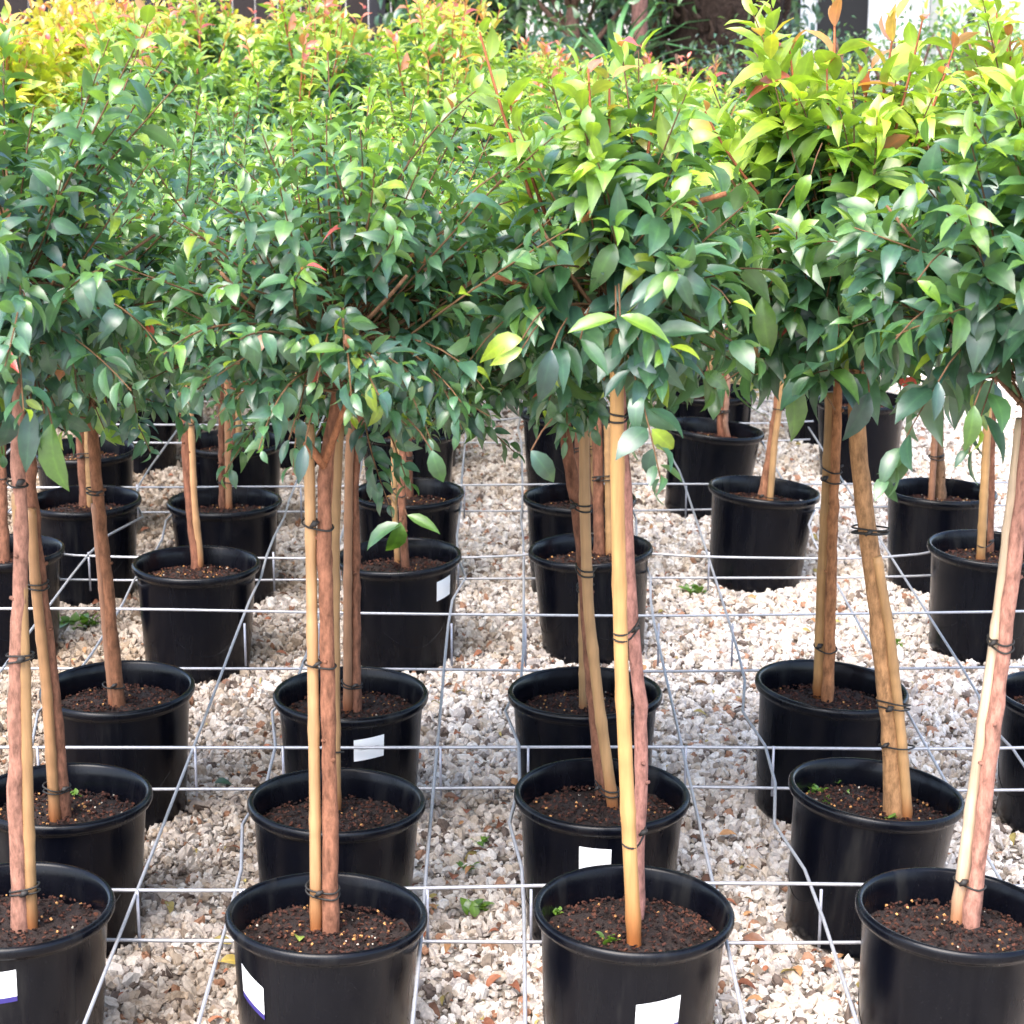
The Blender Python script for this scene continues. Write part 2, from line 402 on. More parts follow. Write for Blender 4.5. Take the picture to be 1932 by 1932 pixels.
def make_crown(rg, base, centre, rad, n_shoots, leaf_len, flush=.3, tips=(), tone=0., spacing=.024, skew=0., fill=1., blend=0.):
    """returns leaves: pos(n,3) rot(n,3,3) scale(n) tmpl(n) col(n,3) and twig paths"""
    base = np.asarray(base, float); centre = np.asarray(centre, float); rad = np.asarray(rad, float)
    pos = []; rot = []; scl = []; col = []; twigs = []; heads = []
    shoots = []
    for i in range(n_shoots):
        while True:
            u = rg.normal(size=3); u /= np.linalg.norm(u)
            if u[2] > -.85: break
        rr = rg.uniform(.55, 1.0)**.6*(1+.30*max(0, rg.normal()))
        end = centre+u*rad*rr
        s0 = base+(centre-base)*rg.uniform(.05, .95)+rg.normal(size=3)*.012
        mid = s0*.55+end*.45+np.array([u[0]*.05, u[1]*.05, .06 if u[2] > -.3 else .04])+rg.normal(size=3)*.02
        if u[2] > .25: end = end+np.array([0, 0, rg.uniform(0, .06)])
        shoots.append((s0, mid, end, 0))
    for tp in tips:
        tp = np.asarray(tp, float)
        s0 = centre+(tp-centre)*np.array([.45, .45, .1])
        shoots.append((s0, s0*.4+tp*.6+np.array([0, 0, -.03]), tp, 1))
    for s0, mid, end, tip in shoots:
        L = np.linalg.norm(end-s0)+.04
        n = max(5, int(L/.03))
        P = bez(s0, mid, end, n)
        twigs.append((P, .0017 if not tip else .0027, tip))
        m = max(4, int(L*fill/(spacing*(1.35 if tip else 1))))
        start = .3 if not tip else .12
        ph = rg.uniform(0, 6.28)
        hfrac = np.clip((end[2]-centre[2])/rad[2]*.5+.5, 0, 1.3)
        sh_fl = rg.random()
        for j in range(m):
            t_ = start+(1-start)*(j+rg.uniform(-.2, .2))/(m-1)
            t_ = min(max(t_, 0), 1)
            p = (1-t_)**2*s0+2*t_*(1-t_)*mid+t_*t_*end
            d = 2*(1-t_)*(mid-s0)+2*t_*(end-mid); d /= np.linalg.norm(d)+1e-9
            ref = np.array([0, 0, 1.]) if abs(d[2]) < .85 else np.array([1., 0, 0])
            u_ = np.cross(d, ref); u_ /= np.linalg.norm(u_); v_ = np.cross(d, u_)
            ang = ph+j*1.57+rg.normal()*.25
            for sgn in (0, math.pi):
                if rg.random() < .08: continue
                s = math.cos(ang+sgn)*u_+math.sin(ang+sgn)*v_
                endness = (t_-start)/(1-start)
                dr = (.50-.42*min(1., hfrac))*(1-.7*endness)+rg.uniform(-.12, .32)
                l = d*(.45+.5*endness**2+(.25 if tip and endness > .85 else 0))+s*.85+np.array([0, 0, -dr])+rg.normal(size=3)*.26
                l /= np.linalg.norm(l)
                nrm = np.array([0, 0, 1.])+rg.normal(size=3)*.45+d*.25
                x = np.cross(l, nrm); x /= np.linalg.norm(x)+1e-9
                nn = np.cross(x, l)
                rot.append(np.stack([x, l, nn], 1))
                pos.append(p+s*.004)
                sz = leaf_len*rg.uniform(.72, 1.2)*(1-.42*max(0, endness-.7)/.3*(0 if tip else 1))
                if tip: sz *= 1.12-.55*max(0, endness-.6)/.4
                scl.append(sz)
                # leaf age: tips of the high shoots are the young ones
                young = endness**2*.75+.25*sh_fl
                fl = flush*(.25+hfrac**1.6*1.2)
                q = .07+young*fl*1.6+rg.normal()*.08+tone
                if tip:
                    q = .66+.5*endness+rg.normal()*.12+tone*.3
                    if flush < .3: q -= .1
                if not tip: q = min(q, (1.0 if tone > .2 else .80)+abs(rg.normal())*.05) if rg.random() > .03 else q
                elif tone > .2 and rg.random() < .85: q = min(q, 1.1)
                stops = [(-.05, 'dark'), (.1, 'deep'), (.3, 'mid'), (.48, 'fresh'), (.64, 'light'), (.82, 'lime'), (1.02, 'yellow'), (1.2, 'orange'), (1.38, 'red')]
                if tip: stops = [(.3, 'fresh'), (.6, 'light'), (.85, 'lime'), (1.05, 'yellow' if tone > .2 else 'lime'), (1.15, 'orange'), (1.3, 'red')]
                c = PAL[stops[0][1]]
                for (a, ca), (b_, cb) in zip(stops[:-1], stops[1:]):
                    if a <= q: 
                        f = min(1, (q-a)/(b_-a)); c = PAL[ca]*(1-f)+PAL[cb]*f
                if q < .35:
                    c = c*(1-.0)+np.array([-.002, .004, .012])*rg.uniform(-.3, 1)
                if rg.random() < .03: c = PAL['lime']*.9
                if rg.random() < (.008 if leaf_len < .06 else .003): c = PAL['red' if rg.random() < .4 else 'orange']*.85
                col.append(np.clip(c*rg.uniform(.78, 1.25), .004, .9))
    n = len(pos)
    return dict(pos=np.array(pos), rot=np.array(rot), scl=np.array(scl), col=np.array(col), tm=rg.integers(0, 6, n), twigs=twigs)

def foliage_mesh(lv, idx, name='foliage', lo=False, mat=None):
    TT = TEMPL_LO if lo else TEMPL
    Vs = []; Qs = []; Cs = []; Fs = []; off = 0
    for k, (V, Q, vv) in enumerate(TT):
        ii = idx[(lv['tm'][idx] % len(TT)) == k]
        if not len(ii): continue
        W = np.einsum('nij,vj->nvi', lv['rot'][ii], V)*lv['scl'][ii][:, None, None]+lv['pos'][ii][:, None, :]
        m = len(V)
        Vs.append(W.reshape(-1, 3)); Cs.append(np.repeat(lv['col'][ii], m, 0)); Fs.append(np.tile(vv, len(ii)))
        Qs.append((Q[None]+(np.arange(len(ii))*m)[:, None, None]).reshape(-1, 4)+off); off += len(ii)*m
    return mesh_np(name, np.concatenate(Vs), [np.concatenate(Qs)], mat or M_FOL, np.concatenate(Cs), True, np.concatenate(Fs))

def twig_mesh(lv, lo=False):
    mb = MB()
    for P, r, tip in lv['twigs']:
        PP = P if not lo else P[::2]
        if len(PP) < 2: PP = P[[0, -1]]
        col = (.13, .07, .035) if not tip else (.34, .11, .05)
        mb.tube(PP, np.linspace(r*1.25, r*.55, len(PP)), 4, np.array(col)*rng.uniform(.7, 1.4), cap=False)
    return mb.mesh('twigs', M_TWIG)

def add_leaf(parent, k, p, Rm, s, c):
    o = bpy.data.objects.new('leaf', LEAF_ME[k]); COL.objects.link(o)
    o.parent = parent
    m = np.eye(4); m[:3, :3] = Rm*s; m[:3, 3] = p
    o.matrix_basis = Matrix(m.tolist())
    o.color = (float(c[0]), float(c[1]), float(c[2]), 1)
    return o

# ------------------------------------------------------------------ pots and soil (shared meshes)
RIM_Z, RIM_R, BASE_R = .265, .15, .122
SOIL_Z = .222
def pot_mesh():
    mb = MB()
    r = lambda z: BASE_R+(RIM_R-.010-BASE_R)*z/RIM_Z
    prof = [(0.0, .006), (BASE_R-.012, .006), (BASE_R-.006, 0), (BASE_R, .006), (BASE_R+.002, .012), (r(.028), .028), (r(.034)-.0015, .034)]
    for z in np.linspace(.06, RIM_Z-.026, 7): prof.append((r(z), z))
    prof += [(r(RIM_Z-.022)+.001, RIM_Z-.022), (RIM_R-.003, RIM_Z-.018), (RIM_R, RIM_Z-.012), (RIM_R, RIM_Z-.005), (RIM_R-.003, RIM_Z), (RIM_R-.008, RIM_Z),
             (RIM_R-.0115, RIM_Z-.004), (RIM_R-.0135, RIM_Z-.02)]
    for z in (.235, .2, .15): prof.append((r(z)-.004, z))
    mb.lathe(prof, 72)
    # faint moulded arcs low on the side
    for a0 in np.linspace(0, 2*np.pi, 4, endpoint=False)+.35:
        th = np.linspace(-.62, .62, 15)
        zz = .125-.055*np.cos(th*2.2)
        P = np.stack([(r(zz)-.0002)*np.cos(a0+th), (r(zz)-.0002)*np.sin(a0+th), zz], 1)
        mb.tube(P, .0011, 4, (1, 1, 1), cap=False)
    return mb.mesh('pot', M_POT)
POT_ME = pot_mesh()
def soil_mesh(seed):
    rg = np.random.default_rng(seed)
    n = 48; rings = 14; V = [(0, 0, SOIL_Z)]; C = [1.]
    for i in range(1, rings+1):
        rr = (RIM_R-.0165)*i/rings
        for k in range(n):
            a = 2*np.pi*k/n
            z = SOIL_Z+.004*math.sin(3*a+seed)*i/rings+rg.normal()*.0028-.010*(i/rings)**4
            V.append((rr*math.cos(a), rr*math.sin(a), z)); C.append(1)
    T = [(0, 1+k, 1+(k+1) % n) for k in range(n)]
    Q = [(1+i*n+k, 1+(i+1)*n+k, 1+(i+1)*n+(k+1) % n, 1+i*n+(k+1) % n) for i in range(rings-1) for k in range(n)]
    return mesh_np('soil', V, [np.array(T), np.array(Q)], M_SOIL, np.ones((len(V), 3)), True)
def chips_mesh(seed, n=900):
    rg = np.random.default_rng(seed+50)
    mb = MB()
    for i in range(n):
        rr = (RIM_R-.022)*math.sqrt(rg.random()); a = rg.uniform(0, 6.283)
        k = rg.random()
        kb = (.985, .97, .94)[seed % 3]
        if k < kb: d = rg.uniform(.002, .007, 3)*np.array([1, .7, .4]); c = np.array([(.018, .008, .006), (.045, .016, .011), (.075, .028, .017), (.009, .005, .0045)][rg.integers(4)])
        elif k < kb+(1-kb)*.7: d = rg.uniform(.0025, .0045)*np.ones(3)*np.array([1, .8, .8]); c = np.array((.5, .25, .09))*rg.uniform(.6, 1.1)
        else: d = rg.uniform(.002, .0038)*np.ones(3)*np.array([1, .8, .7]); c = np.array((.5, .44, .36))*rg.uniform(.5, 1.)
        e = np.array(Matrix.Rotation(rg.uniform(0, 6.28), 3, 'Z')@Matrix.Rotation(rg.uniform(-.9, .9), 3, 'X')@Matrix.Rotation(rg.uniform(-.9, .9), 3, 'Y'))
        mb.box((rr*math.cos(a), rr*math.sin(a), SOIL_Z+.002+rg.uniform(0, .003)-.010*(rr/RIM_R)**4), d, e, c)
    return mb.mesh('bark_chips', M_CHIP, False)
SOIL_ME = [soil_mesh(i) for i in range(3)]
CHIP_ME = [chips_mesh(i) for i in range(3)]
def pot_r(z): return BASE_R+(RIM_R-.010-BASE_R)*z/RIM_Z
def label_mesh(a0, a1, z0, z1, skew=0., band=True, printed=False):
    n = 9; rows = [z0+(z1-z0)*f for f in (0, .16, .161, .48, .481, .57, .571, 1)]
    V = []; C = []
    for ri, z in enumerate(rows):
        for k in range(n):
            f = k/(n-1); a = a0+(a1-a0)*f; zz = z+skew*(f-.5)
            rr = pot_r(zz)+.0012
            V.append((rr*math.cos(a), rr*math.sin(a), zz))
            C.append((.5, .5, .52) if (printed and ri in (4, 5) and 2 <= k <= 6) else (.035, .025, .17) if (band and ri < 2) else (.88, .88, .87))
    Q = [(i*n+k, i*n+k+1, (i+1)*n+k+1, (i+1)*n+k) for i in range(7) for k in range(n-1)]
    return mesh_np('label', V, [np.array(Q)], M_LABEL, np.array(C), True)

def pathpts(P, n):
    P = np.asarray(P, float); d = np.r_[0, np.cumsum(np.linalg.norm(np.diff(P, axis=0), axis=1))]
    t = np.linspace(0, d[-1], n)
    Q = np.stack([np.interp(t, d, P[:, i]) for i in range(3)], 1)
    K = np.copy(Q)
    for _ in range(2): K[1:-1] = (K[:-2]+2*K[1:-1]+K[2:])/4
    return K

def weed_mesh(seed, r=.02, n=14, mat=None):
    rg = np.random.default_rng(seed)
    V, Q, vv = TEMPL[0]; Vs = []; Qs = []; Cs = []; Fs = []; off = 0
    for i in range(n):
        a = rg.uniform(0, 6.28); el = rg.uniform(.2, 1.1)
        l = np.array([math.cos(a)*math.cos(el), math.sin(a)*math.cos(el), math.sin(el)])
        x = np.cross(l, [0, 0, 1]); x /= np.linalg.norm(x); nn = np.cross(x, l)
        s = r*rg.uniform(.5, 1.1); p = np.array([rg.normal()*r*.4, rg.normal()*r*.4, 0])
        Vs.append((V*np.array([1.5, 1, 1])@np.stack([x, l, nn], 1).T)*s+p); Qs.append(Q+off); off += len(V); Fs.append(vv)
        Cs.append(np.repeat((PAL['fresh']*(1-(f := rg.random()))+PAL['light']*f)[None], len(V), 0))
    return mesh_np('seedling', np.concatenate(Vs), [np.concatenate(Qs)], M_FOL, np.concatenate(Cs), True, np.concatenate(Fs))

# ------------------------------------------------------------------ the staked trees in front, one by one
HERO = []
def hero(label, rim, trunk, stake=None, tw=.0135, sw=.0095, ties=(), tilt=0., leaf=.055, shoots=92, rad=(.28, .27, .265), cz=None, tips=(), flush=.3,
         tone=0., n_leaf=200, labels=(), seedlings=(), sprigs=(), tcol=(.29, .155, .105), scol=(.56, .36, .16), dz=.185, branches=(), spacing=.024, group='staked trees in black pots', front=1):
    """rim, trunk, stake, ties, tips: measured in the photograph (1932 wide); turned into places in the world"""
    seed = len(HERO)+1; rg = np.random.default_rng(seed*17)
    c = at_h(rim[0], rim[1], RIM_Z); Y = c[1]
    base = np.array([c[0]-RIM_Z*math.sin(R(tilt)), c[1], 0])     # a leaning pot: its rim, not its foot, was measured
    root = bpy.data.objects.new('potted_tree', None); COL.objects.link(root); root.location = base
    root.empty_display_size = .1
    root['label'] = label; root['category'] = 'potted tree'; root['group'] = group
    HERO.append(root)
    til = (R(rg.uniform(-1.2, 1.2)), R(tilt), rg.uniform(0, .5))
    pot = link('pot', POT_ME, root); pot.rotation_euler = (til[0], til[1], 0)
    soil = link('soil', SOIL_ME[seed % 3], root); soil.rotation_euler = til
    ch = link('bark_chips', CHIP_ME[seed % 3], soil, kind='stuff')
    ch.rotation_euler = (0, 0, rg.uniform(0, 6.28))
    for lb in labels:
        link('label', label_mesh(*lb), pot)
    def solve(pts, dy):
        b0 = at_h(pts[0][0], pts[0][1], SOIL_Z)
        b0[1] = min(max(b0[1], Y-.1), Y+.1)
        out = [b0+[0, 0, -.03]]
        for p in pts: out.append(at_y(p[0], p[1], b0[1]+dy))
        return out
    tp = solve(trunk, 0)
    top = tp[-1].copy()
    cc = top+np.array([0, 0, dz]) if cz is None else at_y(cz[0], cz[1], top[1])
    tp.append(top*.6+cc*.4+[rg.normal()*.01, rg.normal()*.01, 0]); tp.append(cc+[0, 0, .02])
    n = 34
    tw *= .93
    K = pathpts(tp, n)+rg.normal(size=(n, 3))*[.0008, .0008, 0]
    rr = np.linspace(tw*1.12, tw*.8, n); rr[:3] *= 1.12; rr *= 1+.05*rg.normal(size=n)
    zf = np.clip((K[:, 2]-top[2]+.05)/(cc[2]-top[2]+.07), 0, 1); rr *= 1-.8*zf
    tcol = np.array(tcol)*[.68, .56, .50]
    mb = MB(); mb.tube(K-base, rr, 12, tcol*rg.uniform(.85, 1.15))
    # small knots
    for _ in range(5):
        i = rg.integers(4, n-10); a = rg.uniform(0, 6.28)
        p = K[i]-base; dv = np.array([math.cos(a), math.sin(a), .4])
        mb.tube([p+dv*rr[i]*.5, p+dv*(rr[i]+.004)], [.005, .0025], 6, np.array(tcol)*.7)
    trunk_o = link('trunk', mb.mesh('trunk', M_BARK), root)
    ks = None
    if stake:
        sp = solve(stake, -.004)
        ks = pathpts(sp, 40)
        sr = np.full(40, sw)*np.linspace(1.08, .94, 40)
        for i in range(3, 40, 7): sr[i] *= 1.12
        mb = MB(); cs = np.array(scol)*np.array([.60, .54, .55])*rg.uniform(.9, 1.1)
        cv = np.repeat(np.linspace(0, 1, 40)[:, None], 10, 0)*np.ones(3); wet = np.array([.72, .42, .28])
        cv = cs*(wet+(1-wet)*np.clip(cv*9-.3, 0, 1))*np.repeat(rg.uniform(.88, 1.1, 40), 10)[:, None]
        mb.tube(ks-base, sr, 10, np.concatenate([cv, cv[:1], cv[-1:]]))
        link('stake', mb.mesh('stake', M_BAMBOO), root)
        for ty in ties:
            pz = at_y(966, ty, K[0][1])[2]
            i1 = np.argmin(abs(K[:, 2]-pz)); i2 = np.argmin(abs(ks[:, 2]-pz))
            A, B = K[i1]-base, ks[i2]-base
            d = (B-A)*[1, 1, 0]; dist = np.linalg.norm(d); d = d/(dist+1e-9) if dist > .002 else np.array([1., 0, 0])
            e = np.array([-d[1], d[0], 0]); mid = (A+B)/2
            a = np.linspace(0, 2*np.pi, 20, endpoint=False)
            mb = MB()
            for s_ in (0, 1):
                rl = max(rr[i1], sw); ha = dist/2+rl+.0015; hb = rl+.0018
                ca = np.sign(np.cos(a))*abs(np.cos(a))**.7; sa = np.sign(np.sin(a))*abs(np.sin(a))**.7
                P = mid+ca[:, None]*ha*d+sa[:, None]*hb*e
                P[:, 2] += (.008*s_-.004)+np.cos(a+rg.uniform(0, 1.2))*rg.uniform(.001, .007)
                mb.tube(P, .0016, 5, (.02, .018, .016), closed=True)
                if rg.random() < .45: break
            kp = mid-e*(rl+.003)+d*rg.uniform(-.01, .01)
            if kp[1] > mid[1]: kp = mid+e*(rl+.003)
            mb.tube([kp+[-.006, 0, -.004], kp+[0, -.003, .002], kp+[.006, 0, .004]], [.0022, rg.uniform(.0025, .006), .002], 6, (.025, .022, .02))
            link('tie', mb.mesh('tie', M_TIE), root)
    # crown
    wt = [at_y(x, y, top[1]+rg.uniform(-.05, .05)) for x, y in tips]
    fb = top+[0, 0, .02]
    lv = make_crown(rg, fb-base, cc-base, rad, shoots, leaf, flush, [p-base for p in wt], tone, spacing)
    # limbs
    for i in range(6):
        a = i*1.05+rg.uniform(-.3, .3)
        s0 = fb+(cc-fb)*rg.uniform(0, .6)-base
        e = cc-base+np.array([math.cos(a)*rad[0]*.72, math.sin(a)*rad[1]*.72, rg.uniform(-.2, .45)*rad[2]])
        P = bez(s0, (s0+e)/2+[0, 0, -.01], e, 9)
        mb = MB(); mb.tube(P, np.linspace(tw*.36, .0022, 9), 6, np.array((.15, .08, .045))*rg.uniform(.8, 1.3))
        link('branch', mb.mesh('branch', M_BARK), trunk_o)
    for br in branches:
        P = np.array([at_y(x, y, top[1]-.02-.03*k) for k, (x, y) in enumerate(br)])-base
        P = pathpts(P, 12)
        mb = MB(); mb.tube(P, np.linspace(.0065, .0035, 12), 7, (.26, .105, .05))
        link('branch', mb.mesh('branch', M_BARK), trunk_o)
    view = np.array([0, 0, CAM_H])-cc; view /= np.linalg.norm(view)
    key = (lv['pos']-(cc-base))@(view+np.array([0, 0, .35]))+rg.normal(size=len(lv['pos']))*.03+.25*lv['scl']
    order = np.argsort(-key)
    own = order[:n_leaf]; rest = order[n_leaf:]
    fo = link('foliage', foliage_mesh(lv, rest), root, kind='stuff')
    link('twigs', twig_mesh(lv), root, kind='stuff')
    for i in own: add_leaf(root, int(lv['tm'][i]), lv['pos'][i], lv['rot'][i], lv['scl'][i], lv['col'][i])
    for (x0, y0, x1, y1, cn) in sprigs:
        Yl = at_h(rim[0], rim[1], RIM_Z)[1]-(.03 if y0 > 900 else .16)
        p0 = at_y(x0, y0, Yl); p1 = at_y(x1, y1, Yl-.012); l = p1-p0; sz = np.linalg.norm(l); l /= sz
        nr = np.array([0, -.75, .8])+rg.normal(size=3)*.3; xx = np.cross(l, nr); xx /= np.linalg.norm(xx)
        add_leaf(root, int((1, 3, 4)[rg.integers(0, 3)]), p0-base, np.stack([xx, l, np.cross(xx, l)], 1), sz*.94, PAL[cn]*rg.uniform(.85, 1.15))
        if 1:
            q0 = at_y(trunk[1][0]+4, y0-12, Yl+.03) if y0 > 900 else at_y(x0*.75+trunk[-1][0]*.25, y0-60, Yl+.05); mb = MB(); mb.tube(np.array([q0, (q0+p0)/2+[0, 0, .004], p0])-base, .0012, 5, (.12, .06, .03)); link('twig', mb.mesh('twig', M_TWIG), root)
    for sx, sy, sr_, sn in seedlings:
        p = at_h(sx, sy, SOIL_Z)-base
        link('seedling', weed_mesh(int(sx), sr_, sn), root, p)
    return root

HP = math.pi/2
# --- row nearest the camera
hero('staked tree cut by the bottom left corner, pink trunk beside a yellow cane', (26, 1702), [(38, 1752), (30, 1500), (30, 1300), (42, 1000), (32, 860), (36, 740)],
     [(60, 1750), (52, 1500), (48, 1300), (40, 1080), (32, 930)], tw=.0125, sw=.0085, ties=(905, 1237, 1680), tilt=1, tcol=(.40, .24, .19), leaf=0.050, n_leaf=300, shoots=90,
     labels=[(-HP-.3, -HP+.24, .170, .222, .010)], tone=.02, sprigs=[(98, 800, 112, 955, 'fresh'), (60, 770, 48, 900, 'deep'), (20, 780, 8, 880, 'dark'), (84, 780, 60, 870, 'dark')])
hero('staked tree second from left in the nearest row, white sticker on left of its pot', (616, 1722), [(624, 1757), (622, 1500), (618, 1250), (612, 1000), (612, 880), (632, 765)],
     [(596, 1752), (594, 1500), (590, 1250), (586, 1000), (582, 800)], tw=.0118, sw=.0084, ties=(985, 1237, 1672), tilt=2, leaf=0.043, n_leaf=300, shoots=111, rad=(.28, .27, .255), cz=(640, 572),
     labels=[(-HP-1.02, -HP-.64, .150, .202, -.02)], scol=(.66, .42, .19), tcol=(.36, .19, .125), branches=[[(612, 880), (560, 810), (458, 722)], [(612, 870), (640, 800), (660, 730)]], tone=.03, sprigs=[(575, 840, 562, 920, 'dark'), (545, 830, 530, 880, 'deep'), (815, 850, 838, 935, 'mid'), (470, 680, 455, 620, 'mid'), (650, 660, 570, 668, 'fresh')])
hero('thin staked tree in the middle front pot, tall yellow cane covering its trunk', (1196, 1708), [(1200, 1735), (1206, 1540), (1212, 1370), (1190, 1140), (1180, 900), (1160, 660)],
     [(1197, 1780), (1186, 1560), (1172, 1250), (1165, 950), (1163, 620)], tw=.0105, sw=.0105, ties=(770, 1165, 1555), tilt=2, leaf=0.068, n_leaf=300, shoots=66, rad=(.22, .22, .245), cz=(1150, 520),
     labels=[(-HP-.0, -HP+.5, .128, .182, .010)], seedlings=[(1050, 1722, .016, 12), (1150, 1778, .018, 12)], scol=(.74, .45, .17), tcol=(.42, .24, .21), flush=.42,
     tips=[(905, 60), (1110, 130), (1240, 160), (960, 190), (1150, 150)], branches=[[(1150, 620), (1050, 560), (930, 520)], [(1170, 540), (1250, 400), (1370, 365)]], spacing=.03, sprigs=[(1162, 600, 1064, 634, 'light'), (1170, 596, 1268, 655, 'light'), (1002, 850, 1066, 930, 'deep'), (1095, 640, 1150, 715, 'mid'), (1040, 660, 1015, 780, 'dark'), (985, 658, 915, 690, 'lime'), (985, 640, 880, 660, 'lime'), (870, 385, 970, 350, 'deep')])
hero('staked tree in the right front pot, pale cane and pink trunk leaning right', (1806, 1714), [(1833, 1745), (1862, 1480), (1898, 1190), (1925, 960), (1940, 830)],
     [(1806, 1733), (1845, 1450), (1882, 1190), (1910, 960), (1930, 790)], tw=.012, sw=.0105, ties=(1207, 1655), tilt=3.5, leaf=0.075, n_leaf=300, shoots=78, rad=(.27, .27, .25), cz=(1935, 500), scol=(.80, .66, .44), tcol=(.46, .27, .22), tone=.02, flush=.35, spacing=.03, sprigs=[(1838, 765, 1822, 868, 'fresh'), (1770, 720, 1760, 800, 'dark'), (1690, 640, 1700, 750, 'dark'), (1730, 530, 1790, 580, 'light')])
# --- second row
hero('staked tree behind the bottom left tree, trunk and cane leaning left', (118, 1498), [(120, 1540), (100, 1300), (75, 1100), (60, 960), (52, 800)],
     [(104, 1546), (88, 1300), (66, 1090), (58, 960)], tw=.013, sw=.009, ties=(1105, 1480), tilt=1, leaf=0.047, n_leaf=300, shoots=96, seedlings=[(140, 1500, .014, 6)], scol=(.55, .32, .14))
hero('staked tree hidden behind the second front trunk, no sticker on its pot', (635, 1508), [(630, 1530), (628, 1300), (628, 1000), (640, 760)],
     [(634, 1530), (632, 1300), (632, 1000), (640, 800)], tw=.0115, sw=.0085, ties=(1420,), tilt=1.5, leaf=0.043, n_leaf=300, shoots=102, seedlings=[(735, 1478, .012, 4)], cz=(760, 600), tone=.03, flush=.36)
hero('staked tree behind the middle front pot, crooked trunk with white sticker under its rim', (1136, 1490), [(1140, 1500), (1118, 1300), (1103, 1100), (1092, 980), (1072, 860), (1062, 760)],
     [(1157, 1522), (1130, 1330), (1110, 1150), (1103, 960), (1102, 770)], tw=.0125, sw=.0095, ties=(942, 1060, 1470), tilt=1, leaf=0.050, n_leaf=300, shoots=90, labels=[(-HP-.31, -HP+.08, .178, .222, -.002, False)], cz=(1030, 565), tone=.03, flush=.36)
hero('staked tree with thick tan trunk leaning left and red-tipped tall shoots', (1655, 1488), [(1690, 1530), (1682, 1380), (1655, 1150), (1630, 950), (1614, 790)],
     [(1712, 1535), (1702, 1400), (1680, 1200), (1655, 1050)], tw=.0175, sw=.0085, ties=(945, 960, 1322, 1400), tilt=5.5, leaf=0.078, n_leaf=300, shoots=78, rad=(.27, .26, .24), cz=(1585, 425), tcol=(.45, .29, .15), scol=(.58, .36, .15),
     seedlings=[(1535, 1492, .019, 18), (1680, 1545, .014, 8), (1575, 1478, .013, 10), (1600, 1500, .010, 8), (1560, 1515, .012, 8)], flush=.62, tips=[(1575, 8), (1740, 40), (1490, 95), (1640, 130), (1330, 210), (1800, 90), (1690, 35), (1560, 120)], spacing=.029, sprigs=[(1492, 720, 1505, 855, 'fresh'), (1438, 560, 1452, 695, 'fresh'), (1560, 560, 1570, 690, 'mid'), (1640, 740, 1588, 850, 'dark'), (1690, 435, 1592, 505, 'lime'), (1460, 410, 1535, 490, 'light'), (1530, 330, 1485, 395, 'light')])
# --- third row
hero('staked tree third in the left column with trunk leaning left over dark soil', (222, 1292), [(224, 1330), (205, 1130), (186, 950), (172, 800)],
     [(212, 1330), (194, 1130), (178, 950)], tw=.0135, sw=.007, ties=(910, 1290), tilt=0, leaf=0.047, n_leaf=260, shoots=96, rad=(.27, .26, .26), tcol=(.30, .16, .095), scol=(.38, .2, .11), sprigs=[(200, 760, 168, 868, 'light'), (235, 750, 260, 830, 'light'), (245, 800, 292, 835, 'lime'), (205, 790, 225, 865, 'light')])
hero('tree with two thin stems and a printed white sticker hanging below its rim', (662, 1304), [(672, 1340), (672, 1100), (668, 900), (690, 700)],
     [(656, 1342), (656, 1100), (658, 900), (664, 720)], tw=.0095, sw=.0085, ties=(1285,), tilt=.5, leaf=0.045, n_leaf=260, shoots=96, labels=[(-HP+.11, -HP+.54, .178, .222, .006, False, True)], scol=(.42, .24, .13), tone=.04, flush=.4)
hero('staked tree third in the middle column with a short cane end in reddish soil', (1104, 1303), [(1112, 1320), (1106, 1100), (1104, 900), (1100, 690)],
     [(1100, 1335), (1098, 1150), (1100, 1000)], tw=.011, sw=.0075, tilt=0, leaf=0.048, n_leaf=260, shoots=90, ties=(1100,), tone=.04, flush=.4)
hero('staked tree with orange cane upright in a pot left of the thick tan trunk', (1570, 1290), [(1562, 1322), (1568, 1100), (1575, 900), (1580, 720)],
     [(1545, 1312), (1552, 1100), (1562, 900), (1568, 740)], tw=.011, sw=.0115, ties=(882, 900, 1222), tilt=4.5, leaf=0.064, n_leaf=260, shoots=81, scol=(.62, .38, .15), tcol=(.38, .2, .1), seedlings=[(1465, 1276, .018, 12), (1480, 1285, .014, 8)], flush=.4, tone=.03)
hero('staked tree cut by the right edge of the photo behind the pink leaning trunk', (2030, 1310), [(2030, 1330), (2020, 1100), (2010, 900), (2000, 720)],
     [(2050, 1330), (2040, 1000)], tilt=3, leaf=0.069, n_leaf=220, shoots=81, flush=.6, cz=(1950, 380), ties=(1100,), tips=[(1905, 70), (1850, 130), (1880, 20)])
# --- fourth row
hero('staked tree fourth in the left column with a crooked trunk base and clean black pot', (370, 1060), [(374, 1062), (362, 1000), (352, 850), (340, 640)],
     [(378, 1058), (366, 950), (360, 800), (352, 660)], tw=.0125, sw=.0085, ties=(800,), tilt=1, leaf=0.047, n_leaf=180, shoots=66, tcol=(.30, .15, .10), scol=(.58, .36, .17), seedlings=[(402, 1056, .017, 3)], tone=.02)
hero('young tree with low green leaves on its trunk and sticker right on its pot', (752, 1045), [(765, 1072), (758, 950), (760, 850), (770, 640)],
     [(750, 1060), (744, 950), (742, 800)], tw=.009, sw=.007, tilt=-1.5, leaf=0.047, n_leaf=180, shoots=66, labels=[(-HP+.74, -HP+1.1, .180, .228, .006, False)], tone=.04, flush=.42, ties=(930,), sprigs=[(757, 990, 672, 1030, 'mid'), (755, 985, 738, 1078, 'fresh'), (768, 972, 834, 1012, 'fresh'), (740, 860, 780, 925, 'mid')])
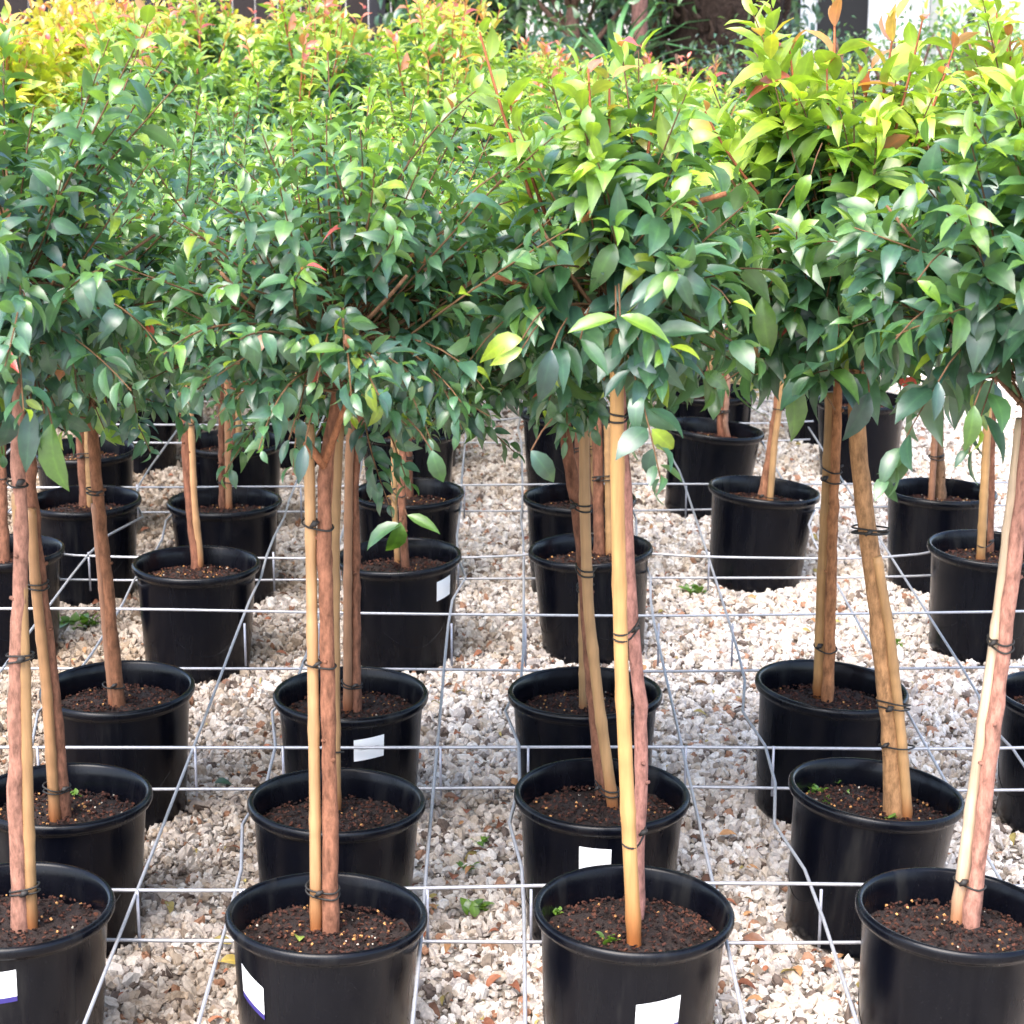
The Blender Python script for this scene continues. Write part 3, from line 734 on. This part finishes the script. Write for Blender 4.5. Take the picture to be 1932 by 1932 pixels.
hero('tree in the pot right behind the middle cane, red brown soil and no sticker', (1114, 1033), [(1130, 1040), (1128, 850), (1120, 600)], [(1150, 1045), (1146, 800)], tilt=-2.2, leaf=0.047, n_leaf=180, shoots=62, tone=.04, flush=.45, ties=(900,))
hero('staked tree with a yellow cane in a pot near the right edge', (1868, 1030), [(1868, 1040), (1872, 850), (1880, 640)], [(1850, 1056), (1858, 900), (1866, 740)], tilt=2.5, tw=.008, sw=.010, ties=(1010,), leaf=0.064, n_leaf=180, shoots=57, scol=(.66, .42, .17), flush=.5)
hero('tree at the left edge whose pot shows only its right rim beside the leaning cane', (2, 1036), [(8, 1058), (2, 900), (0, 620)], [(-10, 1050), (-14, 800)], leaf=0.047, n_leaf=160, shoots=66, ties=(900,))
# --- fifth row
hero('tree in the dark pot directly behind the crooked trunk base', (423, 943), [(420, 955), (418, 850), (420, 560)], [(432, 958), (430, 850), (428, 700)], tw=.010, sw=.0085, ties=(905,), leaf=0.047, n_leaf=140, shoots=64, scol=(.5, .27, .13), tone=.02)
hero('tree in the pot behind the low green leaves of the young tree', (770, 926), [(770, 935), (768, 800), (775, 560)], [(755, 935), (752, 700)], tilt=0, leaf=0.047, n_leaf=140, shoots=64, tone=.05, flush=.42, ties=(860,))
hero('tree in the far middle pot half covered by a long cane', (1094, 936), [(1092, 950), (1094, 800), (1105, 520)], [(1120, 945), (1118, 700)], tilt=1, leaf=0.047, n_leaf=140, shoots=64, tone=.05, flush=.45, ties=(850,))
hero('tree leaning right from a tilted pot standing alone on bright gravel', (1443, 921), [(1438, 945), (1458, 830), (1476, 700), (1490, 560)], [(1452, 950), (1462, 830), (1482, 690)], tw=.0135, sw=.0085, ties=(765, 930), tilt=4.6, leaf=0.060, n_leaf=160, shoots=57, flush=.42, scol=(.62, .40, .18), tcol=(.36, .2, .13))
hero('tree with a thick trunk and short cane in the far right pot', (1776, 924), [(1776, 940), (1772, 850), (1770, 720), (1775, 600)], [(1757, 944), (1762, 850), (1766, 760)], tw=.013, sw=.0085, ties=(862,), tilt=1.5, leaf=0.060, n_leaf=160, shoots=57, flush=.55, tcol=(.40, .27, .17), scol=(.5, .27, .15))
hero('tree in the shaded pot behind the left column trunk leaning left', (158, 940), [(160, 955), (150, 800), (148, 560)], [(170, 955), (162, 760)], leaf=0.047, n_leaf=140, shoots=64, ties=(860,))
# --- sixth row
hero('tree with paired stems in a tilted pot at the far end of the gravel', (1350, 806), [(1357, 805), (1364, 740), (1372, 640), (1376, 480)], [(1368, 800), (1372, 740), (1378, 660)], tw=.0095, sw=.008, ties=(775,), tilt=6, leaf=0.052, n_leaf=120, shoots=59, flush=.4, scol=(.5, .3, .2), tcol=(.3, .15, .1))
hero('tree in the pot with a white tag behind the long middle cane', (1070, 775), [(1070, 785), (1075, 640), (1080, 430)], [(1085, 785), (1088, 600)], labels=[(-HP+.33, -HP+.52, .16, .215, 0, False)], leaf=0.047, n_leaf=120, shoots=62, tone=.05, flush=.45, ties=(700,))
hero('tree in the dark pot sixth in the left column', (441, 830), [(438, 835), (440, 700), (440, 480)], [(450, 835), (448, 640)], leaf=0.047, n_leaf=120, shoots=62, tone=.03, ties=(760,))
hero('tree in the dark pot sixth in the second column under low branches', (770, 812), [(768, 820), (770, 700), (780, 470)], [(780, 820), (778, 650)], leaf=0.047, n_leaf=120, shoots=62, tone=.05, flush=.45, ties=(740,))
hero('tree in the dark pot at the far left, its rim just showing between trunks', (160, 845), [(160, 850), (158, 700), (160, 500)], [(170, 850), (168, 650)], leaf=0.047, n_leaf=120, shoots=62, ties=(760,))
hero('tree in the pot behind the upright orange cane far right', (1625, 752), [(1622, 760), (1624, 640), (1628, 470)], [(1632, 760), (1634, 620)], leaf=0.052, n_leaf=110, shoots=59, flush=.5, ties=(690,))
hero('tree with a bright short cane behind the tilted far gravel pot', (1340, 737), [(1332, 745), (1338, 680), (1342, 600), (1348, 430)], [(1336, 740), (1344, 650), (1346, 590)], tw=.007, sw=.0085, ties=(710, 718), leaf=0.052, n_leaf=110, shoots=59, flush=.4, scol=(.7, .46, .2))
hero('tree in the farthest pot seen right of the leaning far trunk', (1560, 692), [(1556, 695), (1556, 560), (1560, 420)], [(1546, 700), (1546, 600)], leaf=0.052, n_leaf=110, shoots=59, flush=.5, scol=(.7, .5, .25), ties=(640,))

# ------------------------------------------------------------------ the crowd of trees behind: a few kinds, copied
def proto(seed, label, flush, tone, leaf=.068, n_leaf=20, shoots=50, tipn=6, rad=(.27, .27, .23)):
    rg = np.random.default_rng(seed)
    root = bpy.data.objects.new('potted_tree', None); COL.objects.link(root); root.empty_display_size = .1
    root['label'] = label; root['category'] = 'potted tree'; root['group'] = 'staked trees crowded together at the back'
    link('pot', POT_ME, root)
    link('soil', SOIL_ME[seed % 3], root)
    top = np.array([rg.normal()*.03, 0, .95]); cc = top+[0, 0, .22]
    K = pathpts([(0, 0, .2), tuple(top*.5+[.01, 0, .05]), tuple(top), tuple(cc)], 12)
    mb = MB(); mb.tube(K, np.linspace(.0125, .005, 12), 8, (.27, .14, .09)); link('trunk', mb.mesh('trunk', M_BARK), root)
    mb = MB(); mb.tube(K[:8]+[.016, -.008, 0], .0085, 7, (.5, .32, .15)); link('stake', mb.mesh('stake', M_BAMBOO), root)
    tips = [cc+[rg.uniform(-.17, .17), rg.uniform(-.17, .17), rg.uniform(.24, .36)] for _ in range(tipn)]
    lv = make_crown(rg, top, cc, np.array(rad), shoots, leaf, flush, tips, tone, .026)
    key = (lv['pos']-cc)@np.array([0, -.8, .8])+rg.normal(size=len(lv['pos']))*.03
    order = np.argsort(-key)
    link('foliage', foliage_mesh(lv, order[n_leaf:], lo=True), root, kind='stuff')
    link('twigs', twig_mesh(lv, True), root, kind='stuff')
    for i in order[:n_leaf]: add_leaf(root, int(lv['tm'][i]), lv['pos'][i], lv['rot'][i], lv['scl'][i], lv['col'][i])
    return root
def copy_tree(root):
    r = root.copy(); COL.objects.link(r)
    for ch in root.children:
        c = ch.copy(); COL.objects.link(c); c.parent = r
    return r
PB = [proto(101, 'dark green tree crowded among others behind the front rows', .5, .05),
      proto(102, 'dark green tree crowded among others behind the front rows', .55, .06),
      proto(103, 'dark green tree crowded among others behind the front rows', .45, .03)]
PY = [proto(104, 'yellow-tipped tree at the back below the dark fence', 1.35, .26, tipn=16, shoots=40, leaf=.088),
      proto(105, 'yellow-tipped tree at the back below the dark fence', 1.15, .22, tipn=16, shoots=40, leaf=.082)]
PG = [proto(106, 'deep green shrub-like tree at the back before the trunks', .22, -.02, leaf=.055, tipn=2)]
used = set()
ORD = ['first', 'second', 'third', 'fourth', 'fifth', 'sixth', 'seventh', 'last']
NUM = {1: 'one column', 2: 'two columns', 3: 'three columns', 4: 'four columns', 5: 'five columns', 6: 'six columns', 7: 'seven columns', 8: 'eight columns'}
rows_z = [6.75, 7.3, 7.9, 8.5, 9.1, 9.75, 10.4, 11.0]
for ri, Yb in enumerate(rows_z):
    n0 = int(math.floor((-.26*Yb-.3)/.46)); 
    for ci in range(n0, 12):
        x = -.285+.46*ci+rng.uniform(-.05, .05)
        px = 966+x*F/(Yb*1.0)
        if px < -170 or px > 2080: continue
        y = Yb+rng.uniform(-.08, .08)
        # the gravel lane on the right stays open
        if x > .35 and ri < 1: continue
        if x > .8 and ri < 3: continue
        if x > 1.4 and ri < 6: continue
        if px > 1480 and rng.random() < .35: continue
        if ri >= 4 and px < 900 and rng.random() < .22: continue
        if ri >= 7 and px < 980: continue
        if ri >= 6 and px > 980: continue
        if (ri >= 5 and px < 900) or (ri >= 3 and 240 <= px < 560 and rng.random() < .75): P = PY[int(rng.integers(2))]
        elif px < 240 and rng.random() < .6: P = PY[int(rng.integers(2))]
        elif ri >= 4 and px > 980: P = PG[0]
        else: P = PB[int(rng.integers(3))]
        if P.name in used: r = copy_tree(P)
        else: r = P; used.add(P.name)
        kind = 'yellow-tipped tree' if P in PY else ('deep green tree' if P in PG else 'dark green tree')
        if ci <= -2: where = '%s left of bottom left corner pot' % NUM[min(8, -1-ci)]
        elif ci >= 3: where = '%s right of thick tan trunk' % NUM[min(8, ci-2)]
        else: where = {-1: 'straight behind bottom left corner pot', 0: 'straight behind second front pot', 1: 'straight behind middle front pot', 2: 'straight behind thick tan trunk'}[ci]
        r['label'] = '%s, %s row of back crowd, %s' % (kind, ORD[ri], where)
        r.location = (x, y, 0); r.rotation_euler = (0, 0, rng.uniform(-.5, .5))
        s = rng.uniform(.92, 1.05)*(.95 if P in PY else (.78 if P in PG else 1.0))
        if 1000 < px < 1560: s *= .87
        r.scale = (s*(1 if rng.random() < .5 else 1), s, s)

# ------------------------------------------------------------------ welded wire cage that keeps the pots upright
frame = bpy.data.objects.new('wire_frame', None); COL.objects.link(frame); frame.location = (0, 3.3, 0)
frame['label'] = 'galvanised welded wire frame running between the rows of black pots'; frame['category'] = 'wire frame'
ZU, ZL = .213, .132
POTS = np.array([h.location[:2] for h in HERO])
def clear_pots(P, axis):
    """a wire bows a little where a pot's wall would touch it"""
    P = P.copy()
    for c in POTS:
        for k in range(len(P)):
            need = pot_r(P[k, 2])+.019; d = P[k, :2]-c
            if abs(d[1-axis]) < need:
                h = math.sqrt(need**2-d[1-axis]**2)
                if abs(d[axis]) < h: P[k, axis] = c[axis]+math.copysign(h, d[axis])
    return P
def wire(pts, axis, r=.0030):
    P = clear_pots(pathpts(np.asarray(pts, float), 60), axis)
    Q = P.copy()
    for _ in range(6): Q[1:-1] = (Q[:-2]+2*Q[1:-1]+Q[2:])/4
    P = clear_pots(Q, axis)[::2]
    mb = MB(); mb.tube(P-np.array([0, 3.3, 0]), r, 6, np.array((.42, .42, .445))*rng.uniform(.9, 1.1))
    link('wire', mb.mesh('wire', M_WIRE), frame)
xs = []
for k in range(-3, 3):
    for xw in (-.14, .023): xs.append(xw+.456*k)
for xw in xs:
    dx = rng.uniform(-.010, .010)
    far = 7.6 if xw < .5 else 6.5
    wire([(xw+dx, 2.2, ZU), (xw+dx*.3, 3.6, ZU+rng.uniform(-.006, .006)), (xw-dx, 5, ZU+rng.uniform(-.008, .006)), (xw-dx, far, ZU)], 0)
trans = []
for Yu, Yl in ((2.46, 2.46), (3.04, 3.02), (3.655, 3.645), (4.48, 4.31), (4.93, 5.01), (5.645, 5.68), (6.47, 6.55), (6.98, 7.18)):
    for yw, z in ((Yu, ZU), (Yl, ZL)):
        t1 = rng.uniform(-.03, .03)
        xr = 1.6 if yw < 5.8 else 1.0
        wire([(-1.62, yw-t1, z+.0075), (-.9, yw-t1*.4, z+.0075+rng.uniform(-.008, .006)), (-.3, yw, z+.0075+rng.uniform(-.008, .006)), (.3, yw+t1*.4, z+.0075+rng.uniform(-.010, .006)), (.8, yw+t1*.6, z+.0075+rng.uniform(-.012, .010)), (xr, yw+t1, z+.0075+rng.uniform(0, .022))], 1)
    trans.append((Yu+Yl)/2)
for Yw in trans[1:6]:
    for xw in xs[2:-2]:
        mb = MB(); mb.tube(np.array([(xw+.007, Yw-3.3, ZL-.012), (xw+.007, Yw-3.3, ZU+.006)]), .0026, 6, (.42, .42, .47))
        link('upright_wire', mb.mesh('upright_wire', M_WIRE), frame)

# ------------------------------------------------------------------ fallen leaves and weeds on the gravel
def litter():
    V, Q, vv = TEMPL[1]; Vs = []; Qs = []; Cs = []; off = 0
    for i in range(1300):
        y = 2.9+6*rng.random()**1.4; x = rng.uniform(-.27*y, .27*y)
        if i % 2: x += .22*math.sin(i*.37)-x*.15
        a = rng.uniform(0, 6.28); e = np.array(Matrix.Rotation(a, 3, 'Z')@Matrix.Rotation(rng.uniform(-.4, .4), 3, 'X')@Matrix.Rotation(rng.uniform(-.8, .8), 3, 'Y'))
        s = rng.uniform(.010, .042) if i % 3 else rng.uniform(.008, .018)
        Vs.append(V*np.array([1.1, 1, 1.2])@e.T*s+np.array([x, y, .013+rng.uniform(0, .006)])); Qs.append(Q+off); off += len(V)
        c = np.array([(.33, .13, .07), (.24, .09, .05), (.42, .22, .10), (.16, .08, .05), (.38, .30, .10)][rng.integers(5)])*rng.uniform(.7, 1.15)
        Cs.append(np.repeat(c[None], len(V), 0))
    me = mesh_np('leaf_litter', np.concatenate(Vs), [np.concatenate(Qs)], M_LITTER, np.concatenate(Cs), True)
    link('leaf_litter', me, kind='stuff', label='rust brown dead leaves strewn over the gravel')
litter()
def weed(px, py, r, n, label):
    p = at_h(px, py, .012)
    o = link('weed', weed_mesh(int(px+py), r, n), None, p, label=label, category='weed', group='weeds in the gravel')
weed(895, 1722, .030, 16, 'small green weed in the gravel between the two middle front pots')
weed(1315, 1118, .034, 22, 'round weed tuft in the gravel left of the tilted far pot')
weed(150, 1180, .045, 26, 'leafy weed tuft under the wire beside the left leaning trunk')
weed(880, 1640, .02, 8, 'tiny weed sprig in the gravel just above the small middle weed')
weed(1690, 1215, .03, 12, 'weed patch on the gravel right of the thick tan trunk')
weed(915, 1590, .018, 7, 'pale weed sprig between the second row pots on the gravel')
def fallen(px, py, h, s, col, label):
    p = at_h(px, py, h)
    o = link('fallen_leaf', LEAF_ME[2], None, p, label=label, category='leaf', group='single fallen leaves')
    o.scale = (s, s, s); o.rotation_euler = (.1, .2, rng.uniform(0, 6.28)); o.color = (*col, 1)
fallen(565, 1776, SOIL_Z+.008, .036, (.33, .42, .08), 'pale green fallen leaf on the soil of the second front pot')
fallen(405, 1478, .02, .045, (.03, .08, .03), 'dark green fallen leaf on the gravel right of the left column')
fallen(415, 1815, .02, .05, (.55, .4, .1), 'yellow fallen leaf beside the wire near the second front pot')
fallen(855, 1660, .02, .05, (.4, .14, .09), 'rust red fallen leaf on gravel between the middle pots')
fallen(880, 1535, .02, .045, (.33, .10, .06), 'dark red fallen leaf on gravel between the second row pots')
fallen(1400, 1770, .02, .06, (.32, .15, .10), 'brown fallen leaf at the right side of the middle front pot')
# short yellow timber offcut and a grey bag at the end of the lane
pl = at_h(1436, 772, .12)
mb = MB(); mb.box((0, 0, 0), (.16, .05, .07), None, (.58, .44, .2)); mb.box((.005, .004, -.075), (.17, .06, .07), None, (.5, .38, .2))
link('timber_offcut', mb.mesh('timber_offcut', M_WOOD, False), None, (pl[0], pl[1]+.75, .11), label='short pale yellow timber blocks stacked behind the tilted far pot', category='timber')

# ------------------------------------------------------------------ background
def thing(name, label, cat, loc, group=None):
    o = bpy.data.objects.new(name, None); COL.objects.link(o); o.location = loc; o['label'] = label; o['category'] = cat
    if group: o['group'] = group
    return o
# dark boarded fence on the left
fx0, fx1, fy = -6.0, .1, 14.5
fe = thing('board_fence', 'dark brown board fence in shade behind the yellow-tipped trees', 'fence', (fx0, fy, 0))
nb = 40; bw = (fx1-fx0)/nb
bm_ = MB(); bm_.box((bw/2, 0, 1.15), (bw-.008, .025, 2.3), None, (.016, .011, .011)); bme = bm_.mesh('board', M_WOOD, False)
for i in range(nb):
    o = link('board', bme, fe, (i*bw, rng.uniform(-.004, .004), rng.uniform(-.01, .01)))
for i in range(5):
    mb = MB(); mb.box((.45+i*1.55, -.06, 1.2), (.11, .09, 2.4), None, (.018, .018, .024)); link('post', mb.mesh('post', M_WOOD, False), fe)
mb = MB(); mb.box(((fx1-fx0)/2, -.03, 1.9), (fx1-fx0, .03, .1), None, (.03, .02, .018)); link('rail', mb.mesh('rail', M_WOOD, False), fe)

def bg_tree(x, y, h, r, label, n=900, cols=('dark', 'deep', 'mid'), tr=.06, leaf=.10, z0=.6):
    rg = np.random.default_rng(int(abs(x*100)+y*10))
    t = thing('tree', label, 'tree', (x, y, 0), 'trees behind the nursery rows')
    mb = MB(); K = pathpts([(0, 0, 0), (.05, 0, h*.4), (-.03, .05, h*.8)], 12); mb.tube(K, np.linspace(tr*1.2, tr*.5, 12), 9, (.16, .09, .07)); tk = link('trunk', mb.mesh('trunk', M_BARK), t)
    for i in range(6):
        a = i*1.05; s0 = K[5+i//2]; e = np.array([math.cos(a)*r*.6, math.sin(a)*r*.6, s0[2]+.5])
        mb = MB(); mb.tube(bez(s0, (s0+e)/2, e, 6), np.linspace(tr*.4, .008, 6), 5, (.14, .08, .06)); link('branch', mb.mesh('branch', M_BARK), tk)
    cl = []
    for i in range(26):
        u = rg.normal(size=3); u /= np.linalg.norm(u)
        cl.append(np.array([0, 0, (h+z0)/2])+u*np.array([r, r, (h-z0)/2])*rg.uniform(.4, .95))
    ci = rg.integers(0, len(cl), n)
    pos = np.array(cl)[ci]+rg.normal(size=(n, 3))*r*.2
    rot = []; col = []
    cs = [PAL[c] for c in cols]; cc = [cs[rg.integers(len(cs))]*rg.uniform(.8, 1.3) for _ in cl]
    for i in range(n):
        l = rg.normal(size=3)+[0, 0, -.5]; l /= np.linalg.norm(l); nr = np.array([0, 0, 1])+rg.normal(size=3)*.5
        x_ = np.cross(l, nr); x_ /= np.linalg.norm(x_); rot.append(np.stack([x_, l, np.cross(x_, l)], 1)); col.append(cc[ci[i]]*rg.uniform(.7, 1.35))
    lv = dict(pos=pos, rot=np.array(rot), scl=leaf*rg.uniform(.7, 1.3, n), col=np.array(col), tm=rg.integers(0, 6, n))
    link('crown', foliage_mesh(lv, np.arange(n), 'crown', lo=True), t, kind='stuff')
bg_tree(.35, 13.6, 2.6, .7, 'bushy dark green tree behind the lime-tipped middle trees', 2600, ('deep', 'mid', 'fresh'))
bg_tree(-.35, 14.0, 2.2, .55, 'bushy green tree beside the end of the dark fence', 1800, ('deep', 'mid', 'mid'))
bg_tree(.95, 14.6, 3.0, .75, 'tall dark leafy tree left of the slender brown trunk', 2600, ('dark', 'deep', 'deep'))
bg_tree(1.75, 16.8, 3.6, .9, 'dark leafy tree in shade behind the thick fibrous trunk', 2400, ('dark', 'dark', 'deep'), z0=.2)
bg_tree(1.55, 12.7, 1.22, .45, 'low dark green shrub with small leaves under the thick trunk', 1600, ('dark', 'deep', 'mid'), .03, .05, .1)
bg_tree(2.35, 12.8, 1.40, .4, 'low green shrub in front of the white posts', 1400, ('deep', 'mid', 'fresh'), .03, .05, .1)
bg_tree(1.05, 12.4, 1.2, .4, 'low shrub with small dark leaves under the strap-leaved plant', 1400, ('dark', 'deep', 'mid'), .03, .05, .1)
bg_tree(2.02, 12.9, 1.34, .34, 'low dark shrub between the thick trunk and the white building', 1400, ('dark', 'deep', 'fresh'), .03, .05, .1)
bg_tree(3.05, 13.4, 1.42, .5, 'yellow-green shrub in front of the white building wall', 1500, ('fresh', 'light', 'lime'), .03, .06, .2)

bg_tree(2.72, 12.6, 1.5, .38, 'loose lime-green shrub between the white posts', 900, ('mid', 'fresh', 'lime'), .03, .065, .3)

# slender trunk
sx = (1205-966)*12.9/F
st = thing('slender_tree', 'tree with a slender reddish brown trunk left of the thick trunk', 'tree', (sx, 13.3, 0))
mb = MB(); mb.tube(pathpts([(0, 0, 0), (.01, 0, 1.2), (.0, 0, 2.4), (.06, .1, 4.2)], 16), np.linspace(.06, .035, 16), 10, (.20, .10, .085)); link('trunk', mb.mesh('trunk', M_BARK), st)
rg_ = np.random.default_rng(5); n_ = 1500
lvv = dict(pos=rg_.normal(size=(n_, 3))*[.55, .55, .4]+[.05, .1, 4.3], rot=np.array([np.array(Matrix.Rotation(rg_.uniform(0, 6.28), 3, 'Z')@Matrix.Rotation(rg_.uniform(-1, .3), 3, 'X')) for _ in range(n_)]),
           scl=.11*rg_.uniform(.7, 1.3, n_), col=np.array([PAL['deep']*rg_.uniform(.7, 1.5) for _ in range(n_)]), tm=rg_.integers(0, 6, n_))
link('crown', foliage_mesh(lvv, np.arange(n_), 'crown', lo=True), st, kind='stuff')

# strap-leaved plant
sp_ = thing('strap_leaf_plant', 'clump of long arching green strap leaves beside the slender trunk', 'plant', ((1160-966)*12.5/F, 12.95, .75))
mb = MB(); mb.tube([(0, 0, -.75), (0, 0, .1)], [.07, .05], 9, (.14, .1, .06)); link('stem', mb.mesh('stem', M_BARK), sp_)
for i in range(34):
    a = i*2.4; el = R(random.uniform(35, 88)); L_ = random.uniform(.6, .95); wd = random.uniform(.018, .03)
    P = []; 
    for k in range(8):
        f = k/7; e = el-f*f*random.uniform(.5, .7)
        P.append((math.cos(a)*math.cos(e)*L_*f, math.sin(a)*math.cos(e)*L_*f, math.sin(e)*L_*f))
    P = np.array(P); side = np.array([-math.sin(a), math.cos(a), 0])
    wv = wd*np.array([.6, .9, 1, 1, .9, .7, .4, .05])
    V = np.concatenate([P+side*wv[:, None], P-side*wv[:, None], P+[0, 0, -.006]])
    Q = [(k, k+1, 17+k, 16+k) for k in range(7)]+[(16+k, 17+k, 9+k, 8+k) for k in range(7)]
    c = np.array(random.choice([(.05, .15, .05), (.09, .22, .08), (.16, .30, .14)]))
    link('blade', mesh_np('blade', V, [np.array(Q)], M_BLADE, np.repeat(c[None], len(V), 0), True), sp_)

# thick fibrous palm trunk
px0 = (1373-966)*13.73/F
pt = thing('palm_tree', 'palm with a very thick dark brown fibrous trunk', 'palm tree', (px0, 14.2, 0))
mb = MB()
zs = np.linspace(0, 4.2, 30)
mb.tube(np.stack([np.zeros(30), np.zeros(30), zs], 1), .38+.012*np.sin(zs*9), 26, (.035, .024, .020)); trk = link('trunk', mb.mesh('trunk', M_FIBRE), pt)
mb = MB()
for i in range(520):
    z = .5+3.5*random.random(); a = random.uniform(0, 6.283); r0 = .375
    o_ = np.array([math.cos(a), math.sin(a), 0]); tg = np.array([-math.sin(a), math.cos(a), 0])
    b0 = o_*r0+[0, 0, z]; l_ = random.uniform(.05, .13)
    mb.tube([b0, b0+o_*.035+[0, 0, l_*.5]+tg*random.uniform(-.02, .02), b0+o_*.05+[0, 0, l_]], [.022, .016, .004], 5, np.array((.05, .034, .027))*random.uniform(.5, 1.7), cap=False)
link('frond_stubs', mb.mesh('frond_stubs', M_FIBRE), trk, kind='stuff')
for i in range(18):
    a = i*2.4; mb = MB(); P = [(math.cos(a)*1.9*f, math.sin(a)*1.9*f, 4.2+1.3*math.sin(f*2.6)*(.4+.6*(i % 3)/2)) for f in np.linspace(0, 1, 9)]
    P = np.array(P); side = np.array([-math.sin(a), math.cos(a), 0])
    mb.tube(P, np.linspace(.025, .006, 9), 5, (.12, .2, .06))
    for k in np.linspace(.15, 1, 26):
        p = np.array([np.interp(k, np.linspace(0, 1, 9), P[:, j]) for j in range(3)])
        for s_ in (-1, 1):
            e = p+side*s_*.42*(1.1-k*.6)+np.array([math.cos(a)*.2, math.sin(a)*.2, -.12])
            mb.add([p+[0, 0, .01], p+[math.cos(a)*.03, math.sin(a)*.03, 0], e], None, [(0, 1, 2)], (.06, .15, .05))
    link('frond', mb.mesh('frond', M_BLADE), pt)

# white building behind the right-hand trees
bx0 = (1480-966)*18/F
wb = thing('white_building', 'white painted building with posts and dark openings behind the right-hand trees', 'building', (bx0, 18.6, 0))
mb = MB()
for i in range(22):
    mb2 = MB(); mb2.box((3.2, 0, .09+i*.155), (5.2, .03, .15), None, (.80, .80, .80)); link('board', mb2.mesh('board', M_WHITE, False), wb)
for xo, wd, z0, z1 in ((.50, .46, .0, 2.1), (1.62, .07, 1.08, 1.2), (2.35, .5, 1.15, 2.0), (3.6, .5, 1.15, 2.0)):
    mb2 = MB(); mb2.box((xo, -.02, (z0+z1)/2), (wd, .03, z1-z0), None, (.016, .015, .016))
    for s_ in (-1, 1): mb2.box((xo+s_*(wd/2+.02), -.03, (z0+z1)/2), (.04, .04, z1-z0+.05), None, (.75, .75, .74))
    link('window', mb2.mesh('window', M_WHITE, False), wb)
mb2 = MB(); mb2.box((.3, .25, 1.7), (.7, .04, 3.4), None, (.035, .03, .03)); link('dark_opening', mb2.mesh('dark_opening', M_WOOD, False), wb)
for xo, c, wd in ((.10, (.8, .8, .8), .12), (.86, (.8, .8, .8), .1), (1.13, (.32, .33, .31), .07), (2.9, (.8, .8, .8), .1), (4.4, (.8, .8, .8), .1)):
    mb2 = MB(); mb2.box((xo, -.9, 1.3), (wd, wd, 2.6), None, c); link('post', mb2.mesh('post', M_WHITE, False), wb)
mb2 = MB(); mb2.box((2.9, -.4, 3.1), (6.2, 1.9, .08), np.array(Matrix.Rotation(.3, 3, 'X')), (.35, .36, .37)); link('roof', mb2.mesh('roof', M_WHITE, False), wb)
